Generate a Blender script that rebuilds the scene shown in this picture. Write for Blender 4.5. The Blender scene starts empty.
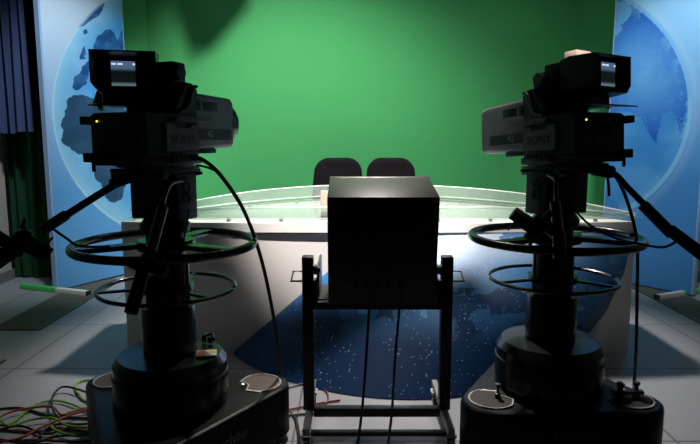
import bpy, bmesh, math, random
from mathutils import Vector, Matrix, noise
random.seed(7)
S = bpy.context.scene
COL = S.collection
pi = math.pi
def R(a): return math.radians(a)

# ------------------------------------------------------------------ camera
F, CX, CY, H, PITCH = 600.0, 350.0, 222.0, 1.4, R(7.78)
cd = bpy.data.cameras.new('camera'); cam = bpy.data.objects.new('camera', cd); COL.objects.link(cam)
cd.sensor_width = 36; cd.lens = 36*F/700.0
cam.location = (0, 0, H); cam.rotation_euler = (pi/2-PITCH, 0, 0)
S.camera = cam
S.view_settings.view_transform = 'Standard'
S.view_settings.look = 'None'

def ray(px, py):
    a = (px-CX)/F; b = (CY-py)/F
    return Vector((a, math.cos(PITCH)+b*math.sin(PITCH), -math.sin(PITCH)+b*math.cos(PITCH)))
def W(px, py, Y):            # a point of the room at depth Y
    r = ray(px, py); return Vector((0, 0, H)) + r*(Y/r.y)
def G(px, py, z=0.0):        # a point of the room at height z
    r = ray(px, py); return Vector((0, 0, H)) + r*((z-H)/r.z)

# ------------------------------------------------------------------ materials
MATS = {}
def mat(name, color, rough=0.5, metal=0.0, emit=None, estr=1.0, spec=0.5, bump=0.0, bscale=200.0, var=0.0, vscale=6.0, coat=0.0):
    if name in MATS: return MATS[name]
    m = bpy.data.materials.new(name); m.use_nodes = True
    nt = m.node_tree; b = nt.nodes['Principled BSDF']
    b.inputs['Base Color'].default_value = (*color, 1)
    b.inputs['Roughness'].default_value = rough
    b.inputs['Metallic'].default_value = metal
    b.inputs['Specular IOR Level'].default_value = spec
    b.inputs['Coat Weight'].default_value = coat
    if emit:
        b.inputs['Emission Color'].default_value = (*emit, 1); b.inputs['Emission Strength'].default_value = estr
    tc = nt.nodes.new('ShaderNodeTexCoord')
    nz = nt.nodes.new('ShaderNodeTexNoise'); nz.inputs['Scale'].default_value = vscale; nz.inputs['Detail'].default_value = 4
    nt.links.new(tc.outputs['Object'], nz.inputs['Vector'])
    v = var if var else 0.12
    mr = nt.nodes.new('ShaderNodeMapRange'); mr.inputs['To Min'].default_value = 1-v; mr.inputs['To Max'].default_value = 1+v
    nt.links.new(nz.outputs['Fac'], mr.inputs['Value'])
    mx = nt.nodes.new('ShaderNodeMix'); mx.data_type = 'RGBA'; mx.blend_type = 'MULTIPLY'; mx.inputs[0].default_value = 1
    mx.inputs[6].default_value = (*color, 1)
    nt.links.new(mr.outputs['Result'], mx.inputs[7]); nt.links.new(mx.outputs[2], b.inputs['Base Color'])
    if bump:
        n2 = nt.nodes.new('ShaderNodeTexNoise'); n2.inputs['Scale'].default_value = bscale
        nt.links.new(tc.outputs['Object'], n2.inputs['Vector'])
        bp = nt.nodes.new('ShaderNodeBump'); bp.inputs['Strength'].default_value = bump; bp.inputs['Distance'].default_value = 0.002
        nt.links.new(n2.outputs['Fac'], bp.inputs['Height']); nt.links.new(bp.outputs['Normal'], b.inputs['Normal'])
    MATS[name] = m
    return m
def paint_mat(name, rough=0.5, spec=0.4):
    m = bpy.data.materials.new(name); m.use_nodes = True
    nt = m.node_tree; b = nt.nodes['Principled BSDF']
    a = nt.nodes.new('ShaderNodeAttribute'); a.attribute_name = 'print'
    nt.links.new(a.outputs['Color'], b.inputs['Base Color'])
    b.inputs['Roughness'].default_value = rough; b.inputs['Specular IOR Level'].default_value = spec
    return m
def clear_mat(name, tint, haze, gloss_rough=0.05):
    m = bpy.data.materials.new(name); m.use_nodes = True
    nt = m.node_tree; nt.nodes.clear()
    out = nt.nodes.new('ShaderNodeOutputMaterial')
    tr = nt.nodes.new('ShaderNodeBsdfTransparent'); tr.inputs[0].default_value = (*tint, 1)
    df = nt.nodes.new('ShaderNodeBsdfDiffuse'); df.inputs[0].default_value = (.85, .88, .86, 1)
    gl = nt.nodes.new('ShaderNodeBsdfGlossy'); gl.inputs['Roughness'].default_value = gloss_rough
    fr = nt.nodes.new('ShaderNodeFresnel'); fr.inputs[0].default_value = 1.45
    m1 = nt.nodes.new('ShaderNodeMixShader'); m1.inputs[0].default_value = haze
    m2 = nt.nodes.new('ShaderNodeMixShader')
    nt.links.new(tr.outputs[0], m1.inputs[1]); nt.links.new(df.outputs[0], m1.inputs[2])
    mul = nt.nodes.new('ShaderNodeMath'); mul.operation = 'MULTIPLY'; mul.inputs[1].default_value = 0.6
    nt.links.new(fr.outputs[0], mul.inputs[0]); nt.links.new(mul.outputs[0], m2.inputs[0])
    nt.links.new(m1.outputs[0], m2.inputs[1]); nt.links.new(gl.outputs[0], m2.inputs[2])
    nt.links.new(m2.outputs[0], out.inputs[0])
    return m
def lin(r, g, b):
    f = lambda c: (c/255/12.92) if c/255 <= .04045 else ((c/255+.055)/1.055)**2.4
    return (f(r), f(g), f(b))

BLACK = mat('black_paint', (.008, .008, .009), .42)
BLACKG = mat('black_gloss_enamel', (.008, .008, .009), .27, spec=.45, coat=.1)
BLACKR = mat('black_rubber', (.010, .010, .010), .7)
BODY = mat('camera_charcoal', (.020, .020, .021), .5, bump=.25, bscale=500)
BODYL = mat('camera_warm_grey', (.185, .178, .165), .5, bump=.2, bscale=500)
LENSG = mat('lens_grey', (.27, .262, .245), .42, bump=.15, bscale=500)
DARKLBL = mat('dark_label', (.02, .03, .035), .35)
LETTER = mat('letter_dark', (.028, .028, .028), .4)
LETTERW = mat('letter_grey', (.22, .22, .22), .5)
STEEL = mat('brushed_steel', (.55, .53, .50), .35, metal=.9)
ALU = mat('painted_aluminium', (.27, .26, .25), .45)
GREYT = mat('dark_grey_tube', (.07, .068, .062), .4, metal=.4)
WHITE = mat('white_laminate', (.80, .78, .77), .45, var=.02)
GREENW = mat('chroma_green_paint', (.066, .37, .125), .75, spec=.2, var=.05, vscale=1.5)
DKGREEN = mat('dark_green_cloth', (.012, .055, .022), .9, spec=.1)
BEIGE = mat('beige_wall_paint', (.55, .50, .44), .8, var=.04, vscale=2)
CURT = mat('blue_curtain_cloth', (.055, .075, .17), .9, spec=.1)
FABRIC = mat('black_chair_fabric', (.005, .0045, .0055), .95, spec=.04, bump=.4, bscale=600)
LED_Y = mat('yellow_led', (.8, .7, .1), .4, emit=(.9, .85, .05), estr=3)
PADM = mat('brown_ribbed_pad', (.13, .105, .085), .8)
WLINE = mat('white_rim_line', (.62, .60, .57), .5)
SLAT = mat('brown_slat_metal', (.17, .145, .115), .55)
SLATD = mat('grille_dark', (.03, .027, .024), .8)

# ------------------------------------------------------------------ mesh helpers
def box(bm, c, s, rot=None, bev=0.0, mi=0):
    r = bmesh.ops.create_cube(bm, size=1.0)
    vs = r['verts']
    M = Matrix.Translation(Vector(c)) @ (rot if rot else Matrix.Identity(4)) @ Matrix.Diagonal((s[0], s[1], s[2], 1))
    bmesh.ops.transform(bm, matrix=M, verts=vs)
    fs = set(f for v in vs for f in v.link_faces)
    for f in fs: f.material_index = mi
    if bev > 0:
        es = list(set(e for v in vs for e in v.link_edges))
        bmesh.ops.bevel(bm, geom=es, offset=min(bev, .49*min(s)), segments=2, profile=.6, affect='EDGES')
def hexa(bm, pts, bev=0.0):     # 8 points: bottom 4 then top 4
    vs = [bm.verts.new(p) for p in pts]
    for q in ((3,2,1,0),(4,5,6,7),(0,1,5,4),(1,2,6,5),(2,3,7,6),(3,0,4,7)):
        bm.faces.new([vs[i] for i in q])
    if bev > 0:
        es = list(set(e for v in vs for e in v.link_edges))
        bmesh.ops.bevel(bm, geom=es, offset=bev, segments=2, profile=.6, affect='EDGES')
def frame_of(d):
    d = d.normalized()
    up = Vector((0, 0, 1)) if abs(d.z) < .95 else Vector((1, 0, 0))
    a = d.cross(up).normalized(); b = a.cross(d).normalized()
    return a, b
def loft(bm, rings, caps=True, closed=False):
    vr = [[bm.verts.new(p) for p in r] for r in rings]
    n = len(vr[0]); m = len(vr)
    for i in range(m if closed else m-1):
        A = vr[i]; B = vr[(i+1) % m]
        for k in range(n):
            bm.faces.new((A[k], A[(k+1) % n], B[(k+1) % n], B[k]))
    if caps and not closed:
        bm.faces.new(list(reversed(vr[0]))); bm.faces.new(vr[-1])
def cyl(bm, p0, p1, r0, r1=None, n=20):
    p0 = Vector(p0); p1 = Vector(p1); r1 = r0 if r1 is None else r1
    a, b = frame_of(p1-p0)
    loft(bm, [[p+(a*math.cos(t)+b*math.sin(t))*r for t in [2*pi*k/n for k in range(n)]] for p, r in ((p0, r0), (p1, r1))])
def lathe(bm, prof, n=48, c=(0, 0, 0), axis='z'):
    rings = []
    for r, z in prof:
        ring = []
        for k in range(n):
            t = 2*pi*k/n
            if axis == 'z': p = Vector((r*math.cos(t), r*math.sin(t), z))
            elif axis == 'y': p = Vector((r*math.cos(t), z, -r*math.sin(t)))
            else: p = Vector((z, r*math.cos(t), r*math.sin(t)))
            ring.append(p+Vector(c))
        rings.append(ring)
    loft(bm, rings)
def smooth_path(pts, sub=8):
    pts = [Vector(p) for p in pts]
    if len(pts) < 3: return pts
    out = []
    for i in range(len(pts)-1):
        p0 = pts[max(i-1, 0)]; p1 = pts[i]; p2 = pts[i+1]; p3 = pts[min(i+2, len(pts)-1)]
        for k in range(sub):
            t = k/sub
            out.append(.5*((2*p1)+(p2-p0)*t+(2*p0-5*p1+4*p2-p3)*t*t+(3*p1-p0-3*p2+p3)*t*t*t))
    out.append(pts[-1]); return out
def tube(bm, pts, r, n=8, closed=False):
    rings = []; m = len(pts); ref = None
    for i, p in enumerate(pts):
        if closed: d = pts[(i+1) % m]-pts[i-1]
        else: d = pts[min(i+1, m-1)]-pts[max(i-1, 0)]
        d = d.normalized()
        if ref is None: a, b = frame_of(d)
        else:
            a = (ref-d*ref.dot(d)).normalized(); b = d.cross(a)
        ref = a
        rr = r[i] if isinstance(r, (list, tuple)) else r
        rings.append([p+(a*math.cos(2*pi*k/n)+b*math.sin(2*pi*k/n))*rr for k in range(n)])
    loft(bm, rings, closed=closed)
def torus(bm, c, Rr, r, n=72, m=10):
    c = Vector(c)
    tube(bm, [c+Vector((Rr*math.cos(2*pi*k/n), Rr*math.sin(2*pi*k/n), 0)) for k in range(n)], r, m, closed=True)
def prism(bm, poly, z0, z1, bev=0.0):
    vb = [bm.verts.new((x, y, z0)) for x, y in poly]; vt = [bm.verts.new((x, y, z1)) for x, y in poly]
    n = len(poly)
    bm.faces.new(list(reversed(vb))); top = bm.faces.new(vt)
    for k in range(n): bm.faces.new((vb[k], vb[(k+1) % n], vt[(k+1) % n], vt[k]))
    if bev > 0:
        bmesh.ops.bevel(bm, geom=list(top.edges), offset=bev, segments=3, profile=.6, affect='EDGES')
def obj(name, bm, m, parent=None, ang=35):
    bmesh.ops.recalc_face_normals(bm, faces=bm.faces)
    me = bpy.data.meshes.new(name); bm.to_mesh(me); bm.free()
    for mm in (m if isinstance(m, (list, tuple)) else [m]): me.materials.append(mm)
    me.polygons.foreach_set('use_smooth', [True]*len(me.polygons))
    me.set_sharp_from_angle(angle=R(ang))
    o = bpy.data.objects.new(name, me); COL.objects.link(o)
    if parent: o.parent = parent
    return o
def B(): return bmesh.new()
def split(name, bm, m, parent):        # every loose piece of bm becomes a part of its own
    bm.verts.ensure_lookup_table(); seen = set(); out = []
    for v in bm.verts:
        if v in seen: continue
        st = [v]; isl = []; seen.add(v)
        while st:
            q = st.pop(); isl.append(q)
            for e in q.link_edges:
                o = e.other_vert(q)
                if o not in seen: seen.add(o); st.append(o)
        nb = B(); mp_ = {q: nb.verts.new(q.co) for q in isl}
        for f in set(f for q in isl for f in q.link_faces): nb.faces.new([mp_[q] for q in f.verts])
        out.append(obj(name, nb, m, parent))
    bm.free(); return out
def tag(o, label, cat, group=None):
    o['label'] = label; o['category'] = cat
    if group: o['group'] = group
    return o
def thing(name, label, cat, loc=(0, 0, 0), rz=0, group=None):
    o = bpy.data.objects.new(name, None); COL.objects.link(o); o.empty_display_size = .1
    o.location = loc; o.rotation_euler = (0, 0, rz)
    return tag(o, label, cat, group)
def struct(name, bm, m, ang=35):
    o = obj(name, bm, m, None, ang); o['kind'] = 'structure'; return o
def text_mesh(name, body, size, m, parent, M, depth=.001, bold=0.0):
    cu = bpy.data.curves.new(name+'_curve', 'FONT'); cu.body = body; cu.size = size; cu.extrude = depth; cu.offset = bold
    cu.align_x = 'CENTER'; cu.align_y = 'CENTER'
    t = bpy.data.objects.new(name+'_tmp', cu); COL.objects.link(t)
    bpy.context.view_layer.update()
    me = bpy.data.meshes.new_from_object(t.evaluated_get(bpy.context.evaluated_depsgraph_get()))
    bpy.data.objects.remove(t); bpy.data.curves.remove(cu)
    me.name = name; me.transform(M); me.materials.clear(); me.materials.append(m)
    o = bpy.data.objects.new(name, me); COL.objects.link(o); o.parent = parent
    return o
def inside(p, poly):
    x, y = p; c = False; n = len(poly); j = n-1
    for i in range(n):
        xi, yi = poly[i]; xj, yj = poly[j]
        if (yi > y) != (yj > y) and x < (xj-xi)*(y-yi)/(yj-yi)+xi: c = not c
        j = i
    return c
def mixc(a, b, t):
    t = max(0, min(1, t)); return tuple(a[i]+(b[i]-a[i])*t for i in range(3))
def fbm(x, y, s, seed=0):
    return noise.fractal(Vector((x*s, y*s, seed)), 1.0, 2.0, 5)

# ------------------------------------------------------------------ setting
# floor: grey raised-floor tiles
fm = bpy.data.materials.new('grey_floor_tiles'); fm.use_nodes = True
nt = fm.node_tree; b = nt.nodes['Principled BSDF']; b.inputs['Roughness'].default_value = .42; b.inputs['Specular IOR Level'].default_value = .35
tc = nt.nodes.new('ShaderNodeTexCoord'); mp = nt.nodes.new('ShaderNodeMapping'); mp.inputs['Location'].default_value = (.27, .05, 0)
bt = nt.nodes.new('ShaderNodeTexBrick'); bt.offset = 0
bt.inputs['Scale'].default_value = 1; bt.inputs['Brick Width'].default_value = .9; bt.inputs['Row Height'].default_value = .9
bt.inputs['Mortar Size'].default_value = .006; bt.inputs['Mortar Smooth'].default_value = .2
bt.inputs['Color1'].default_value = (.31, .32, .34, 1); bt.inputs['Color2'].default_value = (.29, .30, .325, 1); bt.inputs['Mortar'].default_value = (.10, .10, .11, 1)
nz = nt.nodes.new('ShaderNodeTexNoise'); nz.inputs['Scale'].default_value = 90
mx = nt.nodes.new('ShaderNodeMix'); mx.data_type = 'RGBA'; mx.blend_type = 'OVERLAY'; mx.inputs[0].default_value = .12
nt.links.new(tc.outputs['Object'], mp.inputs['Vector']); nt.links.new(mp.outputs['Vector'], bt.inputs['Vector']); nt.links.new(tc.outputs['Object'], nz.inputs['Vector'])
nt.links.new(bt.outputs['Color'], mx.inputs[6]); nt.links.new(nz.outputs['Color'], mx.inputs[7]); nt.links.new(mx.outputs[2], b.inputs['Base Color'])
bm = B(); box(bm, (0, 3.2, -.05), (7.4, 8.4, .1)); struct('floor', bm, fm)

YW = 6.8
bm = B()                                   # green cyclorama: flat centre and two angled wings
xl, xr = W(150, 100, YW).x, W(580, 100, YW).x
pl = [(-3.1, 6.12), (xl, YW), (xr, YW), (3.35, 6.22)]
for (x0, y0), (x1, y1) in zip(pl, pl[1:]):
    vs = [bm.verts.new(p) for p in ((x0, y0, 0), (x1, y1, 0), (x1, y1, 4.2), (x0, y0, 4.2), (x0, y0+.08, 0), (x1, y1+.08, 0), (x1, y1+.08, 4.2), (x0, y0+.08, 4.2))]
    for q in ((0, 1, 2, 3), (7, 6, 5, 4), (0, 4, 5, 1), (2, 6, 7, 3)): bm.faces.new([vs[i] for i in q])
struct('wall_back', bm, GREENW, 10)
bm = B(); box(bm, (-3.5, 2.85, 2.1), (.1, 6.3, 4.2)); struct('wall_left', bm, BEIGE)
bm = B(); box(bm, (3.55, 3.0, 2.1), (.1, 7.0, 4.2)); struct('wall_right', bm, BEIGE)
bm = B(); box(bm, (-3.435, 2.85, .05), (.03, 6.3, .1)); struct('baseboard_left', bm, mat('grey_baseboard', (.2, .2, .2), .6))
bm = B(); box(bm, (3.485, 2.9, .05), (.03, 6.4, .1)); struct('baseboard_right', bm, MATS['grey_baseboard'])

# dark green drape in the corner, blue curtain above it
def curtain(name, x0, x1, y, z0, z1, folds, amp, m, label):
    bm = B(); n = folds*10; rows = 6
    pv = []
    for j in range(rows+1):
        z = z0+(z1-z0)*j/rows; row = []
        for i in range(n+1):
            u = i/n; x = x0+(x1-x0)*u
            a = amp*(1.15-.4*j/rows)
            row.append(bm.verts.new((x+.012*math.sin(u*folds*2*pi*.5+j*.4), y+a*math.sin(u*folds*2*pi)+.3*a*math.sin(u*folds*5.1+1), z+(.012*math.sin(u*9) if j == 0 else 0))))
        pv.append(row)
    for j in range(rows):
        for i in range(n): bm.faces.new((pv[j][i], pv[j][i+1], pv[j+1][i+1], pv[j+1][i]))
    return tag(obj(name, bm, m, None, 80), label, 'curtain')
curtain('drape', -3.43, -2.78, 6.02, .01, 3.6, 5, .02, DKGREEN, 'dark green floor-length drape in the left corner behind the globe panel')
curtain('curtain', -3.43, -2.99, 5.72, 1.47, 3.6, 5, .045, CURT, 'dark blue pleated curtain hanging short at the upper left')

# floor grilles
def grille(x0, x1, y0, y1, label):
    t = thing('floor_grille', label, 'grille', ((x0+x1)/2, (y0+y1)/2, 0))
    w, l = x1-x0, y1-y0
    bm = B(); box(bm, (0, 0, .002), (w, l, .004)); obj('backing', bm, SLATD, t)
    bm = B(); n = 11
    for k in range(n): box(bm, (-w/2+w*(k+.5)/n, 0, .006), (w/n*.55, l, .006))
    obj('slats', bm, SLAT, t)
grille(-2.68, -2.30, 4.30, 5.95, 'long brown slatted floor grille running under the left globe panel')
grille(-2.62, -2.20, 2.50, 3.69, 'brown slatted floor grille at the left edge, nearer the camera')
grille(2.69, 3.06, 3.9, 5.9, 'brown slatted floor grille running under the right globe panel')

# unseen barn-door flaps, added and shaped to cast angular shadows on the green wall
LG = Vector((-1.0, 3.8, 3.7))
bm = B()
for poly in ([(150, -40), (172, 4), (193, 66), (200, 50), (208, 56), (248, 8), (258, -40)], [(480, -40), (505, 30), (530, 62), (533, 30), (560, -40)]):
    vs = [bm.verts.new(LG+(W(px, py, 6.8)-LG)*.33) for px, py in poly]
    f = bm.faces.new(vs); r_ = bmesh.ops.extrude_face_region(bm, geom=[f])
    bmesh.ops.translate(bm, vec=(0, .006, 0), verts=[v for v in r_['geom'] if isinstance(v, bmesh.types.BMVert)])
struct('shadow_flap_1', bm, BLACK)

# ------------------------------------------------------------------ globe display panels
def panel(A, C, px_mid, painter, label, foot_pts, flip):
    A = Vector((A[0], A[1], 0)); C = Vector((C[0], C[1], 0))
    L = (C-A).length; d = (C-A).normalized(); nrm = Vector((d.y, -d.x, 0))
    if nrm.y > 0: nrm = -nrm
    t = thing('globe_display_panel', label, 'display panel', A)
    Hh = 3.3; nu, nv = int(L/.006), int(Hh/.0085)
    bm = B(); lay = bm.loops.layers.float_color.new('print')
    grid = [[bm.verts.new(d*(L*i/nu)+Vector((0, 0, .02+Hh*j/nv))) for i in range(nu+1)] for j in range(nv+1)]
    for j in range(nv):
        for i in range(nu):
            f = bm.faces.new((grid[j][i], grid[j][i+1], grid[j+1][i+1], grid[j+1][i]))
            c = f.calc_center_median()+A
            dep = c.y*math.cos(PITCH)-(c.z-H)*math.sin(PITCH); up = c.y*math.sin(PITCH)+(c.z-H)*math.cos(PITCH)
            col = painter(CX+F*c.x/dep, CY-F*up/dep)
            for lp in f.loops: lp[lay] = (*col, 1)
    obj('printed_face', bm, paint_mat('globe_print', .5), t)
    bm = B(); c0 = -nrm*.035
    ang = math.atan2(d.y, d.x)
    box(bm, d*(L/2)+c0+Vector((0, 0, .02+Hh/2)), (L+.03, .06, Hh), Matrix.Rotation(ang, 4, 'Z'))
    obj('panel_core', bm, mat('pale_blue_panel_edge', lin(150, 185, 225), .6), t)
    p0, p1 = [Vector((*p, 0)) for p in foot_pts]
    bm = B(); dd = (p1-p0); a2 = math.atan2(dd.y, dd.x); q = p0+dd*.55
    rot = Matrix.Rotation(a2, 4, 'Z')
    box(bm, (p0+q)/2-A+Vector((0, 0, .025)), ((q-p0).length, .05, .045), rot, .005)
    f = obj('foot_bar', bm, mat('bright_green_foot', (.06, .55, .12), .5), t); f['label'] = 'bright green half of the foot bar'
    bm = B(); box(bm, (q+p1)/2-A+Vector((0, 0, .025)), ((p1-q).length, .05, .045), rot, .005)
    f2 = obj('foot_bar', bm, mat('white_foot', (.75, .75, .72), .5), t); f2['label'] = 'white half of the foot bar'
    bm = B(); box(bm, p1-A+dd.normalized()*.006+Vector((0, 0, .025)), (.012, .052, .047), rot)
    obj('end_cap', bm, BLACKR, f2)
    return t

GREENLAND = [(75,29),(79,20),(86,12),(92,7),(99,2),(106,3),(102,13),(93,19),(86,25),(80,27)]
LIMB = [(63,42),(66,33),(72,23),(80,14),(76,24),(70,32),(65,40)]
EURO = [(92,52),(94,44),(98,36),(104,31),(110,29),(115,34),(118,40),(122,30),(140,25),(140,60),(118,58),(106,54),(98,58)]
IBER = [(73,89),(74,78),(80,74),(82,66),(88,60),(93,56),(94,64),(89,72),(88,80),(84,86),(79,89)]
ITAL = [(95,66),(98,70),(101,77),(99,79),(95,73)]
AFR = [(62,142),(62,126),(64,112),(69,97),(79,93),(88,95),(97,101),(108,101),(122,108),(150,118),(150,150),(128,160),(125,187),(120,200),(115,204),(108,201),(103,190),(96,175),(91,163),(83,155),(72,151)]
UK = [(80,52),(83,47),(86,53),(85,60),(81,61)]
ICE = [(83,30),(87,28),(88,32),(84,34)]
def left_print(px, py):
    jx, jy = px+2.2*fbm(px, py, .11, 3), py+2.2*fbm(px, py, .11, 9)
    r = math.hypot((px-187)/135, (py-107)/135)
    out = mixc(lin(192, 212, 234), lin(100, 165, 228), (py-20)/170)
    if r > 1: c = out
    else:
        sea = mixc(lin(150, 205, 240), lin(70, 155, 225), (1-r)*4.5)
        sea = mixc(sea, lin(190, 225, 245), .35*max(0, fbm(px, py, .03, 5)))
        c = sea
        p = (jx, jy)
        if inside(p, AFR): c = mixc(lin(30, 64, 98), lin(50, 84, 120), .5+fbm(px, py, .05, 2)*.7)
        elif any(inside(p, q) for q in (GREENLAND, LIMB, EURO, IBER, UK, ICE, ITAL)):
            c = mixc(lin(18, 74, 136), lin(54, 106, 164), .4+fbm(px, py, .12, 4))
        if .985 < r: c = mixc(c, lin(200, 228, 248), .5)
    return c
COAST = [(580,112),(606,118),(618,112),(630,113),(641,118),(645,125),(648,133),(652,139),(656,144),(658,136),(659,127),(664,116),(670,111),(675,116),(678,128),(681,135),(683,122),(688,108),(694,100),(700,80),(700,-20),(580,-20)]
LPATCH = [(596,2),(626,2),(633,10),(628,20),(620,24),(622,30),(614,36),(612,30),(600,34)]
def right_print(px, py):
    jx, jy = px+2.2*fbm(px, py, .1, 3), py+2.2*fbm(px, py, .1, 9)
    r = math.hypot((px-572)/120, (py-105)/120)
    out = mixc(lin(150, 205, 245), lin(72, 142, 210), (py-10)/170)
    if r > 1: return mixc(out, lin(215, 235, 250), max(0, 1-abs(r-1.03)*16)*.15)
    c = mixc(lin(22, 98, 196), lin(105, 175, 232), 1-min(1, math.hypot(px-644, py-72)/62))
    if not inside((jx, jy), COAST): c = mixc(lin(60, 140, 212), lin(85, 160, 225), .5+fbm(px, py, .03, 8))
    elif inside((jx, jy), LPATCH): c = lin(105, 175, 228)
    else:
        if fbm(px, py, .95, 1) > .66 and fbm(px, py, .06, 6) > -.05: c = mixc(c, lin(170, 215, 250), .5)
        c = mixc(c, lin(60, 135, 215), max(0, fbm(px, py, .05, 16))*.5)
    if r > .88 and fbm(px, py, .05, 12) > .05: c = mixc(c, lin(120, 185, 235), .55*min(1, (r-.88)*12))
    if r > .965: c = mixc(c, lin(140, 205, 245), .75)
    return c
lp = panel((-2.705, 5.44), (-2.285, 6.24), 80, left_print, 'blue and white globe display panel showing Africa and Europe, left of the green backdrop',
           (tuple(G(22, 288.5).xy), tuple(G(88, 296).xy)), False)
rp = panel((2.545, 5.96), (3.065, 5.26), 650, right_print, 'blue globe display panel showing Asia and India, right of the green backdrop',
           (tuple(G(712, 291).xy), tuple(G(657, 300).xy)), True)

# ------------------------------------------------------------------ presenter desk
YD = 3.83
desk = thing('presenter_desk', 'curved white presenter desk with glass top and blue world map front', 'desk', (.15, 4.4, 0))
D0 = Vector(desk.location)
def L(p): return Vector(p)-D0
xL, xR = W(125.5, 300, YD).x, W(631, 300, YD).x
ZT = .80
GREYP = mat('grey_white_panel', (.70, .67, .66), .5, var=.02)
bm = B(); box(bm, L(((xL+xR)/2, YD+.02, ZT/2)), (xR-xL, .04, ZT)); obj('front_panel', bm, GREYP, desk)
for s, x in ((-1, xL), (1, xR)):
    bm = B(); box(bm, L((x-s*.02, YD+.4, ZT/2-.01)), (.04, .72, ZT-.02)); obj('side_panel', bm, GREYP, desk)
bm = B(); box(bm, L(((xL+xR)/2, YD+.035, ZT+.0075)), (xR-xL-.01, .03, .015)); obj('shadow_gap', bm, BLACK, desk)
def lens_outline(x0, x1, y_tip, y_front, y_back, n=40):
    pts = []
    xc, hw = (x0+x1)/2, (x1-x0)/2
    for k in range(n+1):
        u = -1+2*k/n; pts.append((xc+hw*u, y_tip+(y_front-y_tip)*(1-abs(u)**2.6)))
    for k in range(1, n):
        u = 1-2*k/n; pts.append((xc+hw*u, y_tip+(y_back-y_tip)*(1-abs(u)**2.0)))
    return pts
bm = B(); prism(bm, [(x-D0.x, y-D0.y) for x, y in lens_outline(xL-.01, xR+.01, YD+.02, YD-.05, 5.35)], .815, .875); obj('desktop', bm, WHITE, desk)
CLEAR = clear_mat('clear_acrylic', (.94, .98, .96), .05)
CLEARE = clear_mat('clear_acrylic_band', (.88, .96, .92), .13)
gx0, gx1 = W(131, 218, 3.9).x, W(640, 220, 3.9).x
GO = lens_outline(gx0, gx1, 3.86, 3.775, 5.45, 48)
bm = B(); prism(bm, [(x-D0.x, y-D0.y) for x, y in GO], .895, .907); obj('glass_top', bm, CLEAR, desk)
# upright clear screen along the far edge, lowest at the tips
bm = B(); n = 60; ra = []
for k in range(n+1):
    u = -1+2*k/n
    for_x = (gx0+gx1)/2+(gx1-gx0)/2*u*.985; y = 3.86+(5.42-3.86)*(1-abs(u*.985)**2.0)
    h = .012+.080*(1-abs(u)**4)
    ra.append([L((for_x, y, .908)), L((for_x, y+.012, .908)), L((for_x, y+.012, .908+h)), L((for_x, y, .908+h))])
loft(bm, ra); gs_ = obj('glass_screen', bm, CLEARE, desk)
EDGE = mat('acrylic_edge', (.72, .80, .75), .25)
bm = B(); tube(bm, [(r_[2]+r_[3])/2 for r_ in ra], .0042, 6); obj('polished_edge', bm, EDGE, gs_)
bm = B(); tube(bm, [(r_[0]+r_[1])/2 for r_ in ra], .0042, 6); obj('polished_edge', bm, EDGE, gs_)
# clear modesty lip under the front edge of the glass
bm = B(); ra = []
for k in range(n+1):
    u = -1+2*k/n
    x = (gx0+gx1)/2+(gx1-gx0)/2*u*.94; y = 3.865+(3.785-3.865)*(1-abs(u*.94)**2.6); h = .012+.058*(1-abs(u)**4)
    ra.append([L((x, y, .908)), L((x, y+.012, .908)), L((x, y+.012, .908+h)), L((x, y, .908+h))])
loft(bm, ra); gl_ = obj('glass_lip', bm, CLEARE, desk)
bm = B(); tube(bm, [(r_[2]+r_[3])/2 for r_ in ra], .003, 6); obj('polished_edge', bm, EDGE, gl_)
for k in range(9):
    u = -.86+1.72*k/8
    for yb, o in ((5.25, 'b'), (3.8, 'f')):
        x = (gx0+gx1)/2+(gx1-gx0)/2*u*.95
        y = 3.88+(yb-3.88)*(1-abs(u)**(2.0 if o == 'b' else 2.6))
        if o == 'f': y = max(y, 3.87)
        bm = B(); cyl(bm, L((x, y, .875)), L((x, y, .895)), .014, n=14); obj('glass_standoff', bm, ALU, desk)
# bowed printed world-map panel in front
def lerp(a, b, t): return a+(b-a)*t
NS, NT = 420, 190
bm = B(); lay = bm.loops.layers.float_color.new('print')
XLb, XLt = W(233, 350, YD).x, W(374, 234, YD).x
def Redge(t):
    q = [(0, W(572, 357, YD).x), (.12, W(585, 345, YD).x), (.35, W(606, 316, YD).x), (.65, W(623, 276, YD).x), (1, W(637, 236, YD).x-.02)]
    for (t0, a), (t1, b2) in zip(q, q[1:]):
        if t <= t1: return lerp(a, b2, (t-t0)/(t1-t0))
    return q[-1][1]
grid = []
for j in range(NT+1):
    t = j/NT; xl_, xr_ = lerp(XLb, XLt, t), Redge(t)
    Bt = .70*(1-t)**1.25+.03
    row = []
    for i in range(NS+1):
        s = i/NS
        bow = (4*s*(1-s))**.85
        row.append(bm.verts.new(L((lerp(xl_, xr_, s), YD-.004-Bt*bow, .006+(ZT+.004)*t))))
    grid.append(row)
def sail_print_shaded(x, z):
    g = mixc(lin(9, 50, 92), lin(84, 155, 218), (z-.22)/.52)  # print gradient, lower blue darkened to paint in the shade behind the trolley
    g = mixc(g, lin(60, 100, 150), (x-1.25)*1.2)
    g = mixc(g, lin(215, 228, 242), (z-.60)/.22*(1.0 if x < 1.2 else max(0, 1-(x-1.2)*2)))
    a = fbm(x*1.0+.4*fbm(x, z, 3, 4), z*1.5, 2.3, 21)
    if a > (.16 if z < .5 else .30):
        g = mixc(g, lin(40, 112, 185) if z > .5 else lin(12, 46, 86), .85)
    elif a < -.30 and z > .35 and z < .66: g = mixc(g, lin(96, 160, 215), .55)
    if fbm(x, z, 95, 2) > .62 and fbm(x, z, 4, 7) > -.12: g = mixc(g, lin(190, 225, 250), .55)
    if x < -.2: g = mixc(g, lin(30, 78, 130), min(1, (-.2-x)*3))
    return g
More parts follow.
